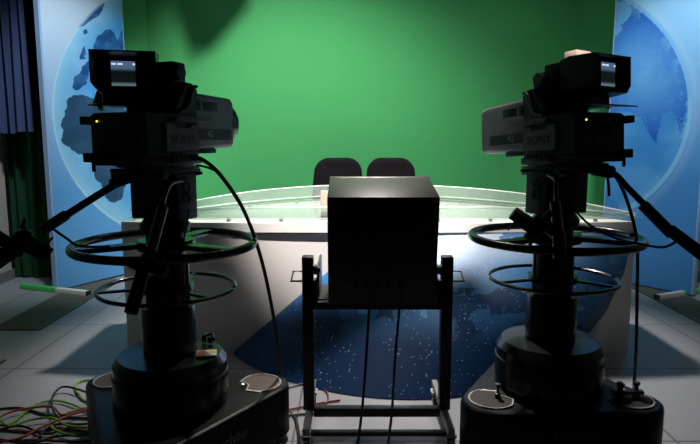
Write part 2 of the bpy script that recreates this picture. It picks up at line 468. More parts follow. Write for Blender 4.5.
for j in range(NT):
    for i in range(NS):
        f = bm.faces.new((grid[j][i], grid[j][i+1], grid[j+1][i+1], grid[j+1][i]))
        c = f.calc_center_median()+D0; col = sail_print_shaded(c.x, c.z)
        for lp_ in f.loops: lp_[lay] = (*col, 1)
o = obj('printed_map_panel', bm, paint_mat('desk_map_print', .35), desk, 60); o['label'] = 'bowed blue world map panel on the desk front'

# small beige stand on the desk beside the monitor
c = W(325, 218, 3.74)
t = thing('document_stand', 'small beige upright stand on the desk just left of the monitor', 'stand', (c.x, 3.83, .9075))
bm = B(); box(bm, (0, 0, .006), (.066, .04, .012), None, .003); obj('base', bm, BLACK, t)
bm = B(); box(bm, (0, .0, .09), (.062, .012, .165), None, .003); obj('board', bm, mat('beige_card', (.55, .47, .38), .7), t)

# ------------------------------------------------------------------ office chairs
def rrect(w, h, r, n=8, taper=0):
    pts = []
    for cx, cy, a0 in ((w/2-r, h/2-r, 0), (-w/2+r, h/2-r, 90), (-w/2+r, -h/2+r, 180), (w/2-r, -h/2+r, 270)):
        for k in range(n+1):
            a = R(a0+90*k/n); x, y = cx+r*math.cos(a), cy+r*math.sin(a)
            pts.append((x*(1+taper*(.5-y/h)), y))
    return pts
def make_chair():
    t = thing('office_chair', '', 'chair')
    bm = B(); pts = rrect(.44, .60, .13, 8, .28)
    rings = []
    for sc, yy in ((.90, -.038), (.97, -.03), (1, -.012), (1, .012), (.97, .03), (.90, .038)):
        rings.append([Vector((x*sc, yy+.10*(x/.25)**2*-.35, .93+z*sc)) for x, z in pts])
    loft(bm, rings); obj('backrest', bm, FABRIC, t, 60)
    bm = B(); prism(bm, [(x, y+.25) for x, y in rrect(.48, .46, .10)], .50, .58, .025)
    obj('seat', bm, FABRIC, t)
    bm = B(); tube(bm, smooth_path([(0, .2, .48), (0, .02, .47), (0, -.055, .54), (0, -.06, .75)]), .022); obj('back_bracket', bm, BLACK, t)
    bm = B(); cyl(bm, (0, .22, .10), (0, .22, .32), .03); cyl(bm, (0, .22, .30), (0, .22, .50), .018); obj('gas_post', bm, BLACK, t)
    for k in range(5):
        a = 2*pi*k/5+.3; e = Vector((.22*math.cos(a), .22+.22*math.sin(a), .075))
        bm = B(); cyl(bm, (0, .22, .11), e, .025, .016, 10); lg = obj('leg', bm, BLACK, t)
        bm = B(); cyl(bm, e+Vector((-.02*math.sin(a), .02*math.cos(a), -.045)), e+Vector((.02*math.sin(a), -.02*math.cos(a), -.045)), .03, n=16)
        obj('caster', bm, BLACKR, lg)
    return t
def dup(root):
    r = root.copy(); COL.objects.link(r)
    for ch in root.children:
        c = ch.copy(); COL.objects.link(c); c.parent = r
        for g in ch.children:
            d = g.copy(); COL.objects.link(d); d.parent = c
    return r
ch1 = make_chair(); ch2 = dup(ch1)
for ch, px, lab, rz in ((ch1, 338.5, 'black fabric office chair behind the desk, the left of the two', R(188)), (ch2, 390.5, 'black fabric office chair behind the desk, the right of the two', R(172))):
    c = W(px, 175, 5.85); ch.location = (c.x, 5.85, 0); ch.rotation_euler = (0, 0, rz); ch['label'] = lab; ch['group'] = 'office chairs behind the desk'

# ------------------------------------------------------------------ monitor and its trolley
MX, MY0 = .145, 2.66
tilt = R(9.5)
mon = thing('video_monitor', 'big black box monitor seen from behind, on the wheeled trolley before the desk', 'monitor', (MX, MY0, .655))
def mt(p): return Matrix.Rotation(tilt, 4, 'X') @ Vector(p)
RT = Matrix.Rotation(tilt, 4, 'X')
MW, MH, MDp = .488, .508, .37
bm = B()
box(bm, mt((0, MDp/2, MH/2)), (MW, MDp, MH), RT, .006)
MONM = mat('monitor_black_enamel', (.016, .013, .010), .38, spec=.4)
obj('housing', bm, MONM, mon)
bm = B(); box(bm, mt((0, MDp+.012, MH/2)), (MW+.004, .03, MH+.004), RT, .006); fr_ = obj('front_bezel', bm, BLACK, mon)
bm = B(); box(bm, mt((0, MDp+.029, MH/2+.02)), (MW*.84, .006, MH*.76), RT, .002); obj('screen', bm, mat('dark_screen_glass', (.01, .012, .012), .1), fr_)
bm = B(); box(bm, mt((0, -.006, MH/2)), (MW*.86, .016, MH*.80), RT, .005)
for k in range(12): box(bm, mt((-.15+.027*k, -.0145, MH*.70)), (.012, .004, .09), RT)
obj('rear_cover', bm, BLACK, mon)
bm = B()
for k in range(5): cyl(bm, mt((-.12+.05*k, -.012, .10)), mt((-.12+.05*k, -.03, .10)), .009, n=12)
split('connector', bm, BLACK, mon)
bm = B(); box(bm, mt((-.18, MDp-.02, MH+.0005)), (.04, .008, .001), RT); obj('badge', bm, LETTERW, mon)

TX, TY = .128, 2.75
tr = thing('monitor_trolley', 'black steel trolley with casters carrying the monitor before the desk', 'trolley', (TX, TY, 0))
def T(p): return Vector(p)-Vector((TX, TY, 0))
for s in (-1, 1):
    ux = TX+s*.325
    bm = B(); box(bm, T((ux, TY, .492)), (.052, .06, .745), None, .004)
    up_ = obj('upright', bm, BLACK, tr)
    bm = B(); h0 = ux+s*.026
    tube(bm, [T(p) for p in ((h0, TY+.03, .785), (h0+s*.045, TY+.03, .785), (h0+s*.05, TY-.03, .752), (h0, TY-.03, .752))], .0055, 8); obj('handle', bm, BLACK, up_)
    bm = B(); k0 = ux-s*.026
    cyl(bm, T((k0, TY+.0, .80)), T((k0-s*.022, TY, .80)), .024, n=18); cyl(bm, T((k0-s*.022, TY, .80)), T((k0-s*.032, TY, .80)), .012, n=12)
    obj('pivot_knob', bm, GREYT, up_)
    bm = B(); box(bm, T((ux-s*.045, TY+.17, .735)), (.012, .30, .15), None, .003); box(bm, T((ux-s*.03, TY+.02, .70)), (.03, .05, .10), None, .003)
    obj('cradle_side', bm, mat('grey_bracket', (.06, .058, .05), .4), tr)
    bm = B(); box(bm, T((ux, 2.80, .108)), (.030, .56, .034), None, .004); rail = obj('base_rail', bm, ALU, tr)
    for yy in (2.56, 3.02):
        bm = B(); box(bm, T((ux, yy, .082)), (.05, .06, .014)); cyl(bm, T((ux, yy, .075)), T((ux, yy, .095)), .018)
        for q in (-1, 1): box(bm, T((ux+q*.017, yy-.008, .055)), (.004, .035, .055))
        box(bm, T((ux, yy-.005, .078)), (.038, .05, .006))
        fk = obj('caster_fork', bm, STEEL, tr)
        bm = B(); lathe(bm, [(.012, -.013), (.034, -.013), (.039, -.006), (.039, .006), (.034, .013), (.012, .013)], 24, T((ux, yy-.012, .039)), 'x')
        obj('wheel', bm, BLACKR, fk)
        bm = B(); box(bm, T((ux, yy-.058, .075)), (.022, .035, .008), Matrix.Rotation(R(-25), 4, 'X'), .002); obj('brake_lever', bm, STEEL, fk)
bm = B(); box(bm, T((TX, TY-.01, .632)), (.60, .04, .035), None, .003); box(bm, T((TX, TY+.19, .642)), (.60, .30, .012), None, .003); obj('cradle_tray', bm, BLACK, tr)
bm = B(); box(bm, T((TX, 2.745, .105)), (.605, .045, .042), None, .003); obj('cross_bar', bm, GREYT, tr)
bm = B(); box(bm, T((TX, 2.53, .103)), (.605, .03, .02), None, .003); obj('cross_bar', bm, BLACK, tr)

# ------------------------------------------------------------------ pedestals
def tri_outline(Rc, r, n=12):
    pts = []
    for k in range(3):
        a0 = 2*pi*k/3
        for i in range(n+1):
            a = a0-pi/3+2*pi/3*i/n
            pts.append((Rc*math.cos(a0)+r*math.cos(a), Rc*math.sin(a0)+r*math.sin(a)))
    return pts
def make_pedestal(loc, rz, text_k, label, sticker, Rc):
    t = thing('camera_pedestal', label, 'pedestal', loc)
    Rz = Matrix.Rotation(rz, 4, 'Z')
    bm = B()
    loft(bm, [[Vector((x, y, z)) for x, y in tri_outline(Rc, r_)] for r_, z in ((.115, .03), (.125, .04), (.125, .250), (.121, .263), (.111, .270))]); bm.transform(Rz)
    skirt = obj('base_skirt', bm, mat('skirt_black', (.006, .006, .007), .42, spec=.18), t)
    for k in range(3):
        a = rz+2*pi*k/3
        if sticker and k == 2: continue
        # foot pad with a pale outline on each lobe
        pp = []
        for i in range(25):
            q = -pi*.62+2*pi*.62*i/24; pp.append((Rc-.012+.098*math.cos(q), .098*math.sin(q)))
        pp += [(Rc-.09, .05), (Rc-.065, 0), (Rc-.09, -.05)]
        M = Matrix.Rotation(a, 4, 'Z')
        bm = B(); prism(bm, pp, .2705, .274); bm.transform(M); fp = obj('foot_pad', bm, PADM if sticker else BLACKR, t)
        bm = B(); tube(bm, [Vector((x, y, .274)) for x, y in pp], .0045, 6, closed=True); bm.transform(M); obj('pad_outline', bm, WLINE, fp)
        bm = B(); c = Vector((.315, .0, 0))
        lathe(bm, [(.010, .279), (.010, .285), (.003, .288)] if sticker else [(.014, .279), (.014, .292), (.006, .296), (.006, .325), (.013, .328), (.013, .336), (.004, .338)], 14, c); bm.transform(M); obj('lock_pin', bm, STEEL if sticker else GREYT, fp)
        bm = B(); e = M @ Vector((.36, 0, 0))
        cyl(bm, M @ Vector((.36, -.022, .045)), M @ Vector((.36, .022, .045)), .045, n=20)
        obj('wheel', bm, BLACKR, t)
    bm = B(); lathe(bm, [(.243, .265), (.243, .40), (.240, .41), (.240, .455), (.216, .488), (.10, .496)], 64)
    drum = obj('drum', bm, BLACKG, t, 22)
    bm = B(); torus(bm, (0, 0, .41), .242, .004, 64, 6); obj('drum_seam', bm, BLACK, drum)
    bm = B(); cyl(bm, (.15, .10, .50), (.15, .10, .525), .012); cyl(bm, (.12, .11, .50), (.12, .11, .53), .01); tube(bm, smooth_path([(.12, .11, .525), (.15, .13, .53), (.17, .08, .52)]), .008)
    split('valve', bm, BLACK, drum)
    bm = B(); lathe(bm, [(.112, .50), (.112, .685), (.108, .70), (.08, .70)], 40); obj('lower_column', bm, BLACKG, t)
    bm = B(); lathe(bm, [(.086, .69), (.086, .90), (.080, .905), (.080, 1.02)], 40); obj('upper_column', bm, BLACK, t)
    bm = B()
    for k in range(8):
        a = 2*pi*k/8; box(bm, (.087*math.cos(a), .087*math.sin(a), .80), (.012, .02, .18), Matrix.Rotation(a, 4, 'Z'), .002)
    split('column_rail', bm, GREYT, t)
    # steering ring
    bm = B(); torus(bm, (0, 0, .965), .368, .0180, 96, 12); ring = obj('steering_ring', bm, BLACKG, t)
    for a in (R(212), R(328), R(75)):
        bm = B(); d = Vector((math.cos(a), math.sin(a), 0)); n_ = Vector((-d.y, d.x, 0))
        w0, w1, zz = .040, .030, .97
        pts = [d*.08-n_*w0, d*.08+n_*w0, d*.36+n_*w1, d*.36-n_*w1]
        hexa(bm, [p+Vector((0, 0, zz-.012)) for p in pts]+[p+Vector((0, 0, zz+.008)) for p in pts], .003); obj('spoke', bm, BLACKG, ring)
    bm = B(); lathe(bm, [(.08, .945), (.118, .945), (.122, .955), (.122, .978), (.115, .985), (.08, .985)], 40); obj('ring_hub', bm, BLACKG, ring)
    bm = B(); torus(bm, (0, 0, .775), .282, .0085, 80, 10); r2 = obj('height_ring', bm, BLACKG, t)
    for a in (R(200), R(320), R(80)):
        bm = B(); d = Vector((math.cos(a), math.sin(a), 0)); n_ = Vector((-d.y, d.x, 0))
        pts = [d*.08-n_*.014, d*.08+n_*.014, d*.28+n_*.010, d*.28-n_*.010]
        hexa(bm, [p+Vector((0, 0, .772)) for p in pts]+[p+Vector((0, 0, .782)) for p in pts], .002); obj('spoke', bm, BLACKG, r2)
    bm = B(); lathe(bm, [(.085, .762), (.108, .762), (.108, .792), (.085, .792)], 40); obj('ring_hub', bm, BLACKG, r2)
    # maker's lettering on the front face of the skirt
    inr = Rc*.5+.125
    a = rz+pi/3+2*pi/3*text_k
    M = Matrix.Rotation(a+pi/2, 4, 'Z') @ Matrix.Translation((.03, -inr-.0005, .17)) @ Matrix.Rotation(pi/2, 4, 'X')
    text_mesh('lettering', 'sachtler', .062, mat('letter_faint', (.07, .07, .07), .5), skirt, M, .001, .0012)
    bm = B(); M2 = Matrix.Rotation(a+pi/2, 4, 'Z')
    for rr in (.030,): tube(bm, [M2 @ Vector((-.145+rr*math.cos(q*pi/15), -inr-.001, .17+rr*.8*math.sin(q*pi/15))) for q in range(30)], .0025, 6, closed=True)
    tube(bm, [M2 @ Vector((-.145+.018*math.cos(q*pi/15), -inr-.001, .166+.014*math.sin(q*pi/15))) for q in range(30)], .002, 6, closed=True)
    obj('emblem', bm, mat('emblem_grey', (.05, .05, .05), .5), skirt)
    if not sticker:
        c = Vector((.30, -.165, .271))
        for q in (-.04, .035):
            bm = B(); lathe(bm, [(.016, 0), (.016, .03), (.008, .034), (.008, .06), (.014, .064), (.014, .075), (.004, .078)], 14, c+Vector((q, 0, 0))); obj('cable_clamp_bolt', bm, BLACK, t)
        bm = B(); box(bm, c+Vector((0, 0, .03)), (.13, .03, .016), None, .004); obj('cable_clamp_bar', bm, BLACK, t)
    if sticker:
        Ms = Matrix.Translation((.165, -.035, .4985)) @ Matrix.Rotation(R(12), 4, 'Z')
        bm = B(); box(bm, (0, 0, 0), (.085, .075, .001)); bm.transform(Ms); st = obj('warning_sticker', bm, mat('sticker_white', (.7, .68, .6), .5), drum)
        bm = B(); box(bm, (-.022, .010, .001), (.034, .040, .001)); box(bm, (-.022, -.024, .001), (.034, .014, .001)); bm.transform(Ms); obj('red_mark', bm, mat('sticker_red', (.7, .12, .05), .5), st)
        bm = B(); box(bm, (.020, .012, .001), (.035, .030, .001)); bm.transform(Ms); obj('yellow_mark', bm, mat('sticker_yellow', (.75, .55, .08), .5), st)
    return t
PL = Vector((-.778, 2.50, 0)); PR = Vector((.925, 2.68, 0))
make_pedestal(PL, R(27), 2, 'black camera pedestal with two steering rings and a red and yellow sticker, at the left', True, .41)
make_pedestal(PR, R(90), 1, 'black camera pedestal with two steering rings and no sticker, at the right', False, .362)

# ------------------------------------------------------------------ pan heads
def make_head(P, yaw, label, bars, pitch=0.0):
    t = thing('pan_tilt_head', label, 'camera head', (P.x, P.y, 1.02))
    O = Vector((P.x, P.y, 1.02)); Rz = Matrix.Rotation(yaw, 4, 'Z')
    bm = B(); lathe(bm, [(.07, 0), (.10, .0), (.105, .03), (.085, .055), (.05, .06)], 40); obj('base_flange', bm, BLACK, t)
    bm = B()
    hexa(bm, [Vector(p) for p in ((-.09, -.08, .06), (.09, -.08, .06), (.09, .08, .06), (-.09, .08, .06), (-.10, -.09, .10), (.10, -.09, .10), (.10, .09, .10), (-.10, .09, .10))], .004)
    box(bm, (0, 0, .165), (.20, .17, .14), None, .012)
    bm.transform(Rz); obj('fluid_body', bm, BLACK, t)
    for s in (-1, 1):
        bm = B(); box(bm, (s*.108, 0, .15), (.028, .13, .19), None, .008); bm.transform(Rz); c = obj('side_cheek', bm, BODY, t)
        bm = B()
        for zz in (.19, .145):
            tube(bm, [Vector((s*.1235, .02*math.cos(q*pi/12), zz+.02*math.sin(q*pi/12))) for q in range(24)], .0025, 6, closed=True)
        bm.transform(Rz); split('drag_dial', bm, GREYT, c)
    bm = B(); box(bm, (0, -.03, .245), (.17, .34, .03), None, .005); box(bm, (0, -.03, .262), (.11, .40, .016), None, .003); bm.transform(Rz @ Matrix.Translation((0, 0, .262)) @ Matrix.Rotation(pitch, 4, 'X') @ Matrix.Translation((0, 0, -.262))); obj('tilt_plate', bm, BLACK, t)
    bm = B()
    for s in (-1, 1):
        cyl(bm, (s*.085, -.12, .243), (s*.125, -.12, .243), .016, n=14)
        box(bm, (s*.11, .08, .243), (.05, .02, .014), None, .003)
    bm.transform(Rz); split('lock_lever', bm, GREYT, t)
    for br in bars:
        parts = br
        root = None
        for nm, pts, r, m in parts:
            P3 = [W(*p)-O for p in pts]
            bm = B()
            if len(P3) > 2:
                tube(bm, smooth_path(P3, 6), r, 12)
            else: cyl(bm, P3[0], P3[1], r, n=16)
            o = obj(nm, bm, m, root or t)
            if root is None: root = o
        # nothing else
    return t, O
YAWL, YAWR = R(-25), R(26)
barsL = [
 [('pan_bar', [(150, 176, 2.40), (138, 176, 2.33), (127, 178, 2.27), (90, 200, 2.17), (45, 229, 2.05)], .0135, BLACK),
  ('bar_clamp', [(136, 176, 2.32), (112, 184, 2.24)], .0195, BLACKR),
  ('bar_sleeve', [(66, 215, 2.11), (40, 232, 2.03)], .019, GREYT),
  ('bar_grip', [(30, 238, 2.0), (-25, 276, 1.86)], .027, BLACKR)],
 [('pan_bar', [(184, 180, 2.38), (172, 183, 2.30), (166, 192, 2.24), (158, 220, 2.15), (141, 280, 2.02)], .009, GREYT),
  ('bar_sleeve', [(163, 207, 2.19), (151, 251, 2.08)], .0195, GREYT),
  ('bar_grip', [(143, 272, 2.03), (131, 313, 1.95)], .0235, BLACKR)]]
barsR = [
 [('pan_bar', [(588, 171, 2.55), (604, 170, 2.46), (617, 176, 2.40), (630, 190, 2.36), (668, 228, 2.24), (690, 246, 2.18)], .0125, BLACK),
  ('bar_clamp', [(598, 170, 2.50), (611, 172, 2.43)], .026, BLACKR),
  ('bar_sleeve', [(643, 205, 2.31), (672, 234, 2.22)], .022, BLACK),
  ('bar_grip', [(670, 230, 2.23), (725, 272, 2.06)], .023, BLACKR)],
 [('pan_bar', [(547, 174, 2.55), (556, 180, 2.48), (556, 195, 2.43), (560, 250, 2.30)], .010, GREYT),
  ('bar_sleeve', [(555, 203, 2.41), (559, 238, 2.33)], .021, GREYT),
  ('bar_grip', [(559, 233, 2.34), (560, 259, 2.28)], .026, BLACK)]]
hL, OL = make_head(PL, YAWL, 'black fluid pan head with two pan bars under the left camera', barsL)
hR, OR = make_head(PR, YAWR, 'black fluid pan head with two pan bars under the right camera', barsR, R(-4))
# lens controls clamped to the pan bars
def control(px, py, Y, rot, label, s=1.0):
    c = W(px, py, Y)
    t = thing('lens_control', label, 'lens control', c)
    Rm = Matrix.Rotation(rot[2], 4, 'Z') @ Matrix.Rotation(rot[1], 4, 'Y') @ Matrix.Rotation(rot[0], 4, 'X')
    def mk(nm, fn, m, p=None):
        bm = B(); fn(bm); bm.transform(Rm @ Matrix.Scale(s, 4)); return obj(nm, bm, m, p or t)
    mk('clamp_body', lambda bm: (box(bm, (0, 0, 0), (.06, .055, .075), None, .008), box(bm, (0, -.02, .045), (.035, .04, .03), None, .006)), BLACK)
    mk('control_barrel', lambda bm: cyl(bm, (.02, 0, .01), (.10, 0, .01), .030, .026, 24), BLACKR)
    mk('thumb_lever', lambda bm: cyl(bm, (.07, 0, .03), (.075, -.005, .075), .006, .004, 10), GREYT); mk('lock_lever', lambda bm: cyl(bm, (-.02, 0, .05), (-.03, 0, .085), .008, .006, 10), GREYT)
    mk('focus_knob', lambda bm: (cyl(bm, (-.03, 0, -.02), (-.075, 0, -.02), .022, .024, 20), cyl(bm, (-.01, 0, -.03), (-.01, 0, -.08), .014, .012, 14)), BLACK)
    return t
control(20, 243, 2.0, (R(10), R(35), R(20)), 'black lens control clamped to the left camera\'s outer pan bar', 1.0)
control(147, 266, 2.04, (R(0), R(20), R(-20)), 'black lens control clamped to the left camera\'s centre pan bar', .8)
control(536, 226, 2.38, (R(0), R(215), R(-10)), 'black lens control with a spike lever clamped to the right camera\'s centre pan bar', 1.05)

# ------------------------------------------------------------------ studio cameras
def make_camera(P, yaw, side, label, front_ring, top_block, vrot, vx, pitch):
    t = thing('studio_camera', label, 'camera', (P.x-.04*math.sin(yaw), P.y+.04*math.cos(yaw), 1.306), yaw); t.scale = (.9, .9, .9); t.rotation_euler = (pitch, 0, yaw); t.location.z -= .009 if pitch else 0
    sd = side
    bm = B()
    box(bm, (0, -.135, .125), (.30, .33, .19), None, .010)          # main body
    box(bm, (0, -.305, .125), (.285, .02, .17), None, .006)         # rear panel
    for k in range(4): box(bm, (-.09+.05*k, -.317, .075), (.034, .006, .03), None, .002)
    for k in range(3): box(bm, (-.05+.05*k, -.317, .14), (.04, .006, .045), None, .002)
    body = obj('camera_body', bm, BODY, t)
    bm = B(); box(bm, (-sd*.136, -.335, .185), (.028, .06, .035), None, .006); box(bm, (-sd*.135, -.32, .03), (.05, .06, .04), None, .006); cyl(bm, (-sd*.12, -.33, .01), (-sd*.12, -.33, -.03), .008, n=10)
    split('rear_connector', bm, BLACKR, body)
    bm = B(); box(bm, (0, -.12, .012), (.27, .38, .034), None, .005); box(bm, (0, -.08, -.008), (.13, .36, .014), None, .003); bp = obj('base_plate', bm, BLACK, t)
    # side faces: lower plate with lettering, ledge above it
    for s in (-1, 1):
        bm = B()
        pts = [(-.20, .075), (-.06, .085), (.02, .09), (.035, .13), (.03, .165), (-.005, .165), (-.03, .150), (-.12, .150), (-.14, .165), (-.20, .165)]
        pts = [(-.195, .055), (.02, .06), (.02, .175), (-.025, .175), (-.04, .158), (-.135, .158), (-.15, .175), (-.195, .175)]
        va = [Vector((s*.150, y, z)) for y, z in pts]; vb = [Vector((s*.164, y*.97-.001, z*.97+.003)) for y, z in pts]
        loft(bm, [va, vb]); pl_ = obj('side_plate', bm, BODYL, t)
        if s == sd: text = Matrix.Translation((s*.1643, -.088, .108)) @ Matrix.Rotation(s*pi/2, 4, 'Z') @ Matrix.Rotation(pi/2, 4, 'X'); text_mesh('lettering', 'SONY', .052, LETTER, pl_, text @ Matrix.Diagonal((1.15, 1, 1, 1)), .001, .001)
        bm = B(); box(bm, (s*.158, -.02, .196), (.03, .24, .022), None, .004); obj('side_ledge', bm, BODYL, t)
        bm = B()
        box(bm, (s*.148, -.06, .03), (.016, .17, .05), None, .003)
        for k in range(5): cyl(bm, (s*.155, -.12+.03*k, .03), (s*.166, -.12+.03*k, .03), .010, n=12)
        obj('socket_row', bm, BLACK, t)
    # shoulder block between body and lens, carrying the viewfinder
    bm = B()
    prof = [(-.11, .21), (.035, .21), (.045, .33), (.02, .355), (-.03, .36), (-.06, .30), (-.11, .25)]
    rings = [[Vector((x, y, z)) for y, z in prof] for x in (-.145, .145)]
    loft(bm, rings); bmesh.ops.bevel(bm, geom=list(bm.edges), offset=.006, segments=2, affect='EDGES'); obj('shoulder_block', bm, BODY, t)
    bm = B()
    for s in (-1, 1):
        tube(bm, smooth_path([(s*.15, -.10, .225), (s*.153, -.04, .25), (s*.153, .0, .33), (s*.15, .03, .345)]), .008, 8)
    split('cable_guard', bm, BLACK, t)
    # box lens
    bm = B()
    le = .345 if front_ring else .38
    def sec(y, w, h, zc, r): return [Vector((x, y, zc+z)) for x, z in rrect(w, h, r, 6)]
    loft(bm, [sec(.03, .235, .245, .19, .012), sec(.04, .25, .262, .19, .016), sec(le-.015, .242, .245, .188, .022), sec(le, .235, .236, .188, .03)])
    lens = obj('box_lens', bm, LENSG, t)
    for s in (-1, 1):
        bm = B(); box(bm, (s*.1245, .185, .13), (.004, .27, .05), Matrix.Rotation(s*R(.8), 4, 'Z')); lb = obj('label_band', bm, DARKLBL, lens)
        if s == sd:
            M = Matrix.Translation((s*.1272, .15, .132)) @ Matrix.Rotation(s*pi/2, 4, 'Z') @ Matrix.Rotation(pi/2, 4, 'X')
            text_mesh('lettering', '42', .045, mat('label_pale', (.5, .5, .48), .5), lb, M, .0008, .0005)
        bm = B(); box(bm, (s*.1245, .16, .262), (.004, .10, .042), None, .001); box(bm, (s*.1245, .075, .265), (.006, .03, .05), None, .001); split('lens_recess', bm, BLACK, lens)
        bm = B(); box(bm, (s*.10, .12, .052), (.04, .16, .022), None, .004); obj('lens_foot', bm, BLACK, lens)
    if front_ring:
        bm = B(); lathe(bm, [(.09, .33), (.121, .335), (.122, .36), (.118, .39), (.108, .412), (.094, .424), (.088, .42), (.085, .385)], 48, (0, 0, .188), 'y'); fr = obj('front_ring', bm, BLACKG, lens)
        bm = B(); box(bm, (sd*.115, .385, .19), (.008, .012, .05), None, .002); obj('ring_notch', bm, BLACK, fr)
    else:
        bm = B(); loft(bm, [sec(.38, .238, .238, .188, .03), sec(.393, .238, .238, .188, .03), sec(.393, .21, .21, .188, .03), sec(.381, .2, .2, .188, .03)]); obj('front_frame', bm, LENSG, lens)
    bm = B(); lathe(bm, [(.002, .391), (.05, .39), (.088, .383), (.088, .375), (.002, .375)], 40, (0, 0, .188), 'y'); obj('lens_glass', bm, mat('coated_glass', (.01, .012, .02), .05), lens)
    # viewfinder: deep hood facing back, housing, bracket
    V0 = Matrix.Translation((vx, -.075, 0)) @ Matrix.Rotation(vrot, 4, 'Z') @ Matrix.Translation((-vx, .075, 0))
    def V(bm): bm.transform(V0); return bm
    bm = B()
    zc = .388 if front_ring else .390; hw, hh, th = .132, .084, .006; dp = .12 if front_ring else .035; yi = -.315+dp
    def fr_sec(y, w, h, z0): return [Vector((vx+x, y, z0+z)) for x, z in ((-w+.03, -h), (w-.03, -h), (w, -h+.035), (w, h), (-w, h), (-w, -h+.035))]
    o_rings = [fr_sec(-.12, .125, .085, zc), fr_sec(-.18, .135, .095, zc), fr_sec(-.315, hw, hh, zc+.004), fr_sec(-.315, hw-th, hh-th, zc+.004), fr_sec(yi, .115, .076, zc)]
    loft(bm, o_rings); hood = obj('viewfinder_hood', V(bm), BLACK, t)
    bm = B(); box(bm, (vx, yi+.002, zc), (.222, .012, .150)); obj('screen_surround', V(bm), BLACKR, hood)
    bm = B(); box(bm, (vx-(.014 if front_ring else 0), yi-.006, zc+.004), (.100, .004, .105))
    sm = bpy.data.materials.new('viewfinder_picture'); sm.use_nodes = True
    n_ = sm.node_tree; pb = n_.nodes['Principled BSDF']; pb.inputs['Base Color'].default_value = (.01, .015, .02, 1); pb.inputs['Roughness'].default_value = .2
    tcn = n_.nodes.new('ShaderNodeTexCoord'); sx = n_.nodes.new('ShaderNodeSeparateXYZ'); cr = n_.nodes.new('ShaderNodeValToRGB')
    n_.links.new(tcn.outputs['Generated'], sx.inputs[0]); n_.links.new(sx.outputs['Z'], cr.inputs[0])
    e = cr.color_ramp; e.elements[0].position = 0; e.elements[0].color = (.20, .32, .36, 1); e.elements[1].position = 1; e.elements[1].color = (.13, .24, .42, 1)
    for pos, c_ in ((.08, (.14, .22, .25, 1)), (.16, (.008, .014, .014, 1)), (.58, (.006, .011, .012, 1)), (.66, (.06, .11, .16, 1)), (.70, (.11, .20, .36, 1))):
        k = e.elements.new(pos); k.color = c_
    n_.links.new(cr.outputs[0], pb.inputs['Emission Color']); pb.inputs['Emission Strength'].default_value = .55
    scr = obj('viewfinder_screen', V(bm), sm, hood)
    bm = B()
    for x, w in ((-.038, .018), (-.012, .022), (.045, .010)): box(bm, (vx-(.014 if front_ring else 0)+x, yi-.0085, zc+.044), (w, .002, .007))
    split('status_mark', V(bm), mat('white_glow', (.8, .9, 1), .4, emit=(.75, .88, 1), estr=.9), scr)
    bm = B()
    hexa(bm, [Vector(p) for p in ((vx-.14, -.345, .245), (vx+.14, -.345, .245), (vx+.12, -.19, .262), (vx-.12, -.19, .262), (vx-.14, -.345, .25), (vx+.14, -.345, .25), (vx+.12, -.19, .268), (vx-.12, -.19, .268))])
    obj('hood_flap', V(bm), BLACK, hood)
    bm = B(); box(bm, (vx, -.075, zc), (.235, .11, .165), None, .012); box(bm, (vx, -.12, zc-.112), (.20, .22, .05), None, .008); vf = obj('viewfinder_housing', V(bm), BLACK, t)
    for s in (-1, 1):
        bm = B()
        tube(bm, smooth_path([(vx+s*.135, -.20, .26), (vx+s*.138, -.14, .285), (vx+s*.135, -.07, .33)]), .012, 10)
        cyl(bm, (vx+s*.122, -.065, .375), (vx+s*.15, -.065, .375), .03, n=20); cyl(bm, (vx+s*.15, -.065, .375), (vx+s*.158, -.065, .375), .018, n=16)
        obj('friction_arm', V(bm), BODY, vf)
        bm = B(); box(bm, (vx+s*.138, -.035, .325), (.022, .05, .17), Matrix.Rotation(R(-12), 4, 'X'), .006); box(bm, (vx+s*.138, .0, .30), (.02, .04, .10), None, .006); obj('yoke_arm', V(bm), BODY, vf)
    bm = B(); box(bm, (sd*.065, -.02, .33), (.075, .05, .20), Matrix.Rotation(R(-10), 4, 'X'), .010); box(bm, (sd*.085, -.05, .40), (.05, .07, .07), None, .012); cyl(bm, (sd*.10, -.05, .40), (sd*.135, -.05, .40), .03, n=20)
    if front_ring: box(bm, (sd*.03, -.03, .365), (.15, .09, .17), None, .012)
    obj('viewfinder_bracket', bm, BODY, t)
    bm = B(); cyl(bm, (-.102, -.3155, .183), (-.102, -.3185, .183), .0035, n=10); obj('status_light', bm, LED_Y, body)
    bm = B()
    for k in range(3): cyl(bm, (vx-.04+.05*k, -.30, .250), (vx-.04+.05*k, -.30, .2565), .006, n=10)
    split('button', V(bm), mat('pale_buttons', (.25, .35, .3), .4), hood)
    if top_block:
        bm = B(); box(bm, (vx-.035, -.15, zc+.112), (.11, .07, .034), None, .006); tb = obj('tally_lamp', V(bm), mat('pale_pink_plastic', (.85, .62, .52), .5), vf); tb['label'] = 'pale pink tally lamp cover on top'
    return t
make_camera(PL, YAWL, 1, 'grey and black studio camera with round lens ring, on the left pedestal', True, False, R(38), -.140, 0)
make_camera(PR, YAWR, -1, 'grey and black studio camera with pale block on its viewfinder, on the right pedestal', False, True, R(7), .045, R(-4))

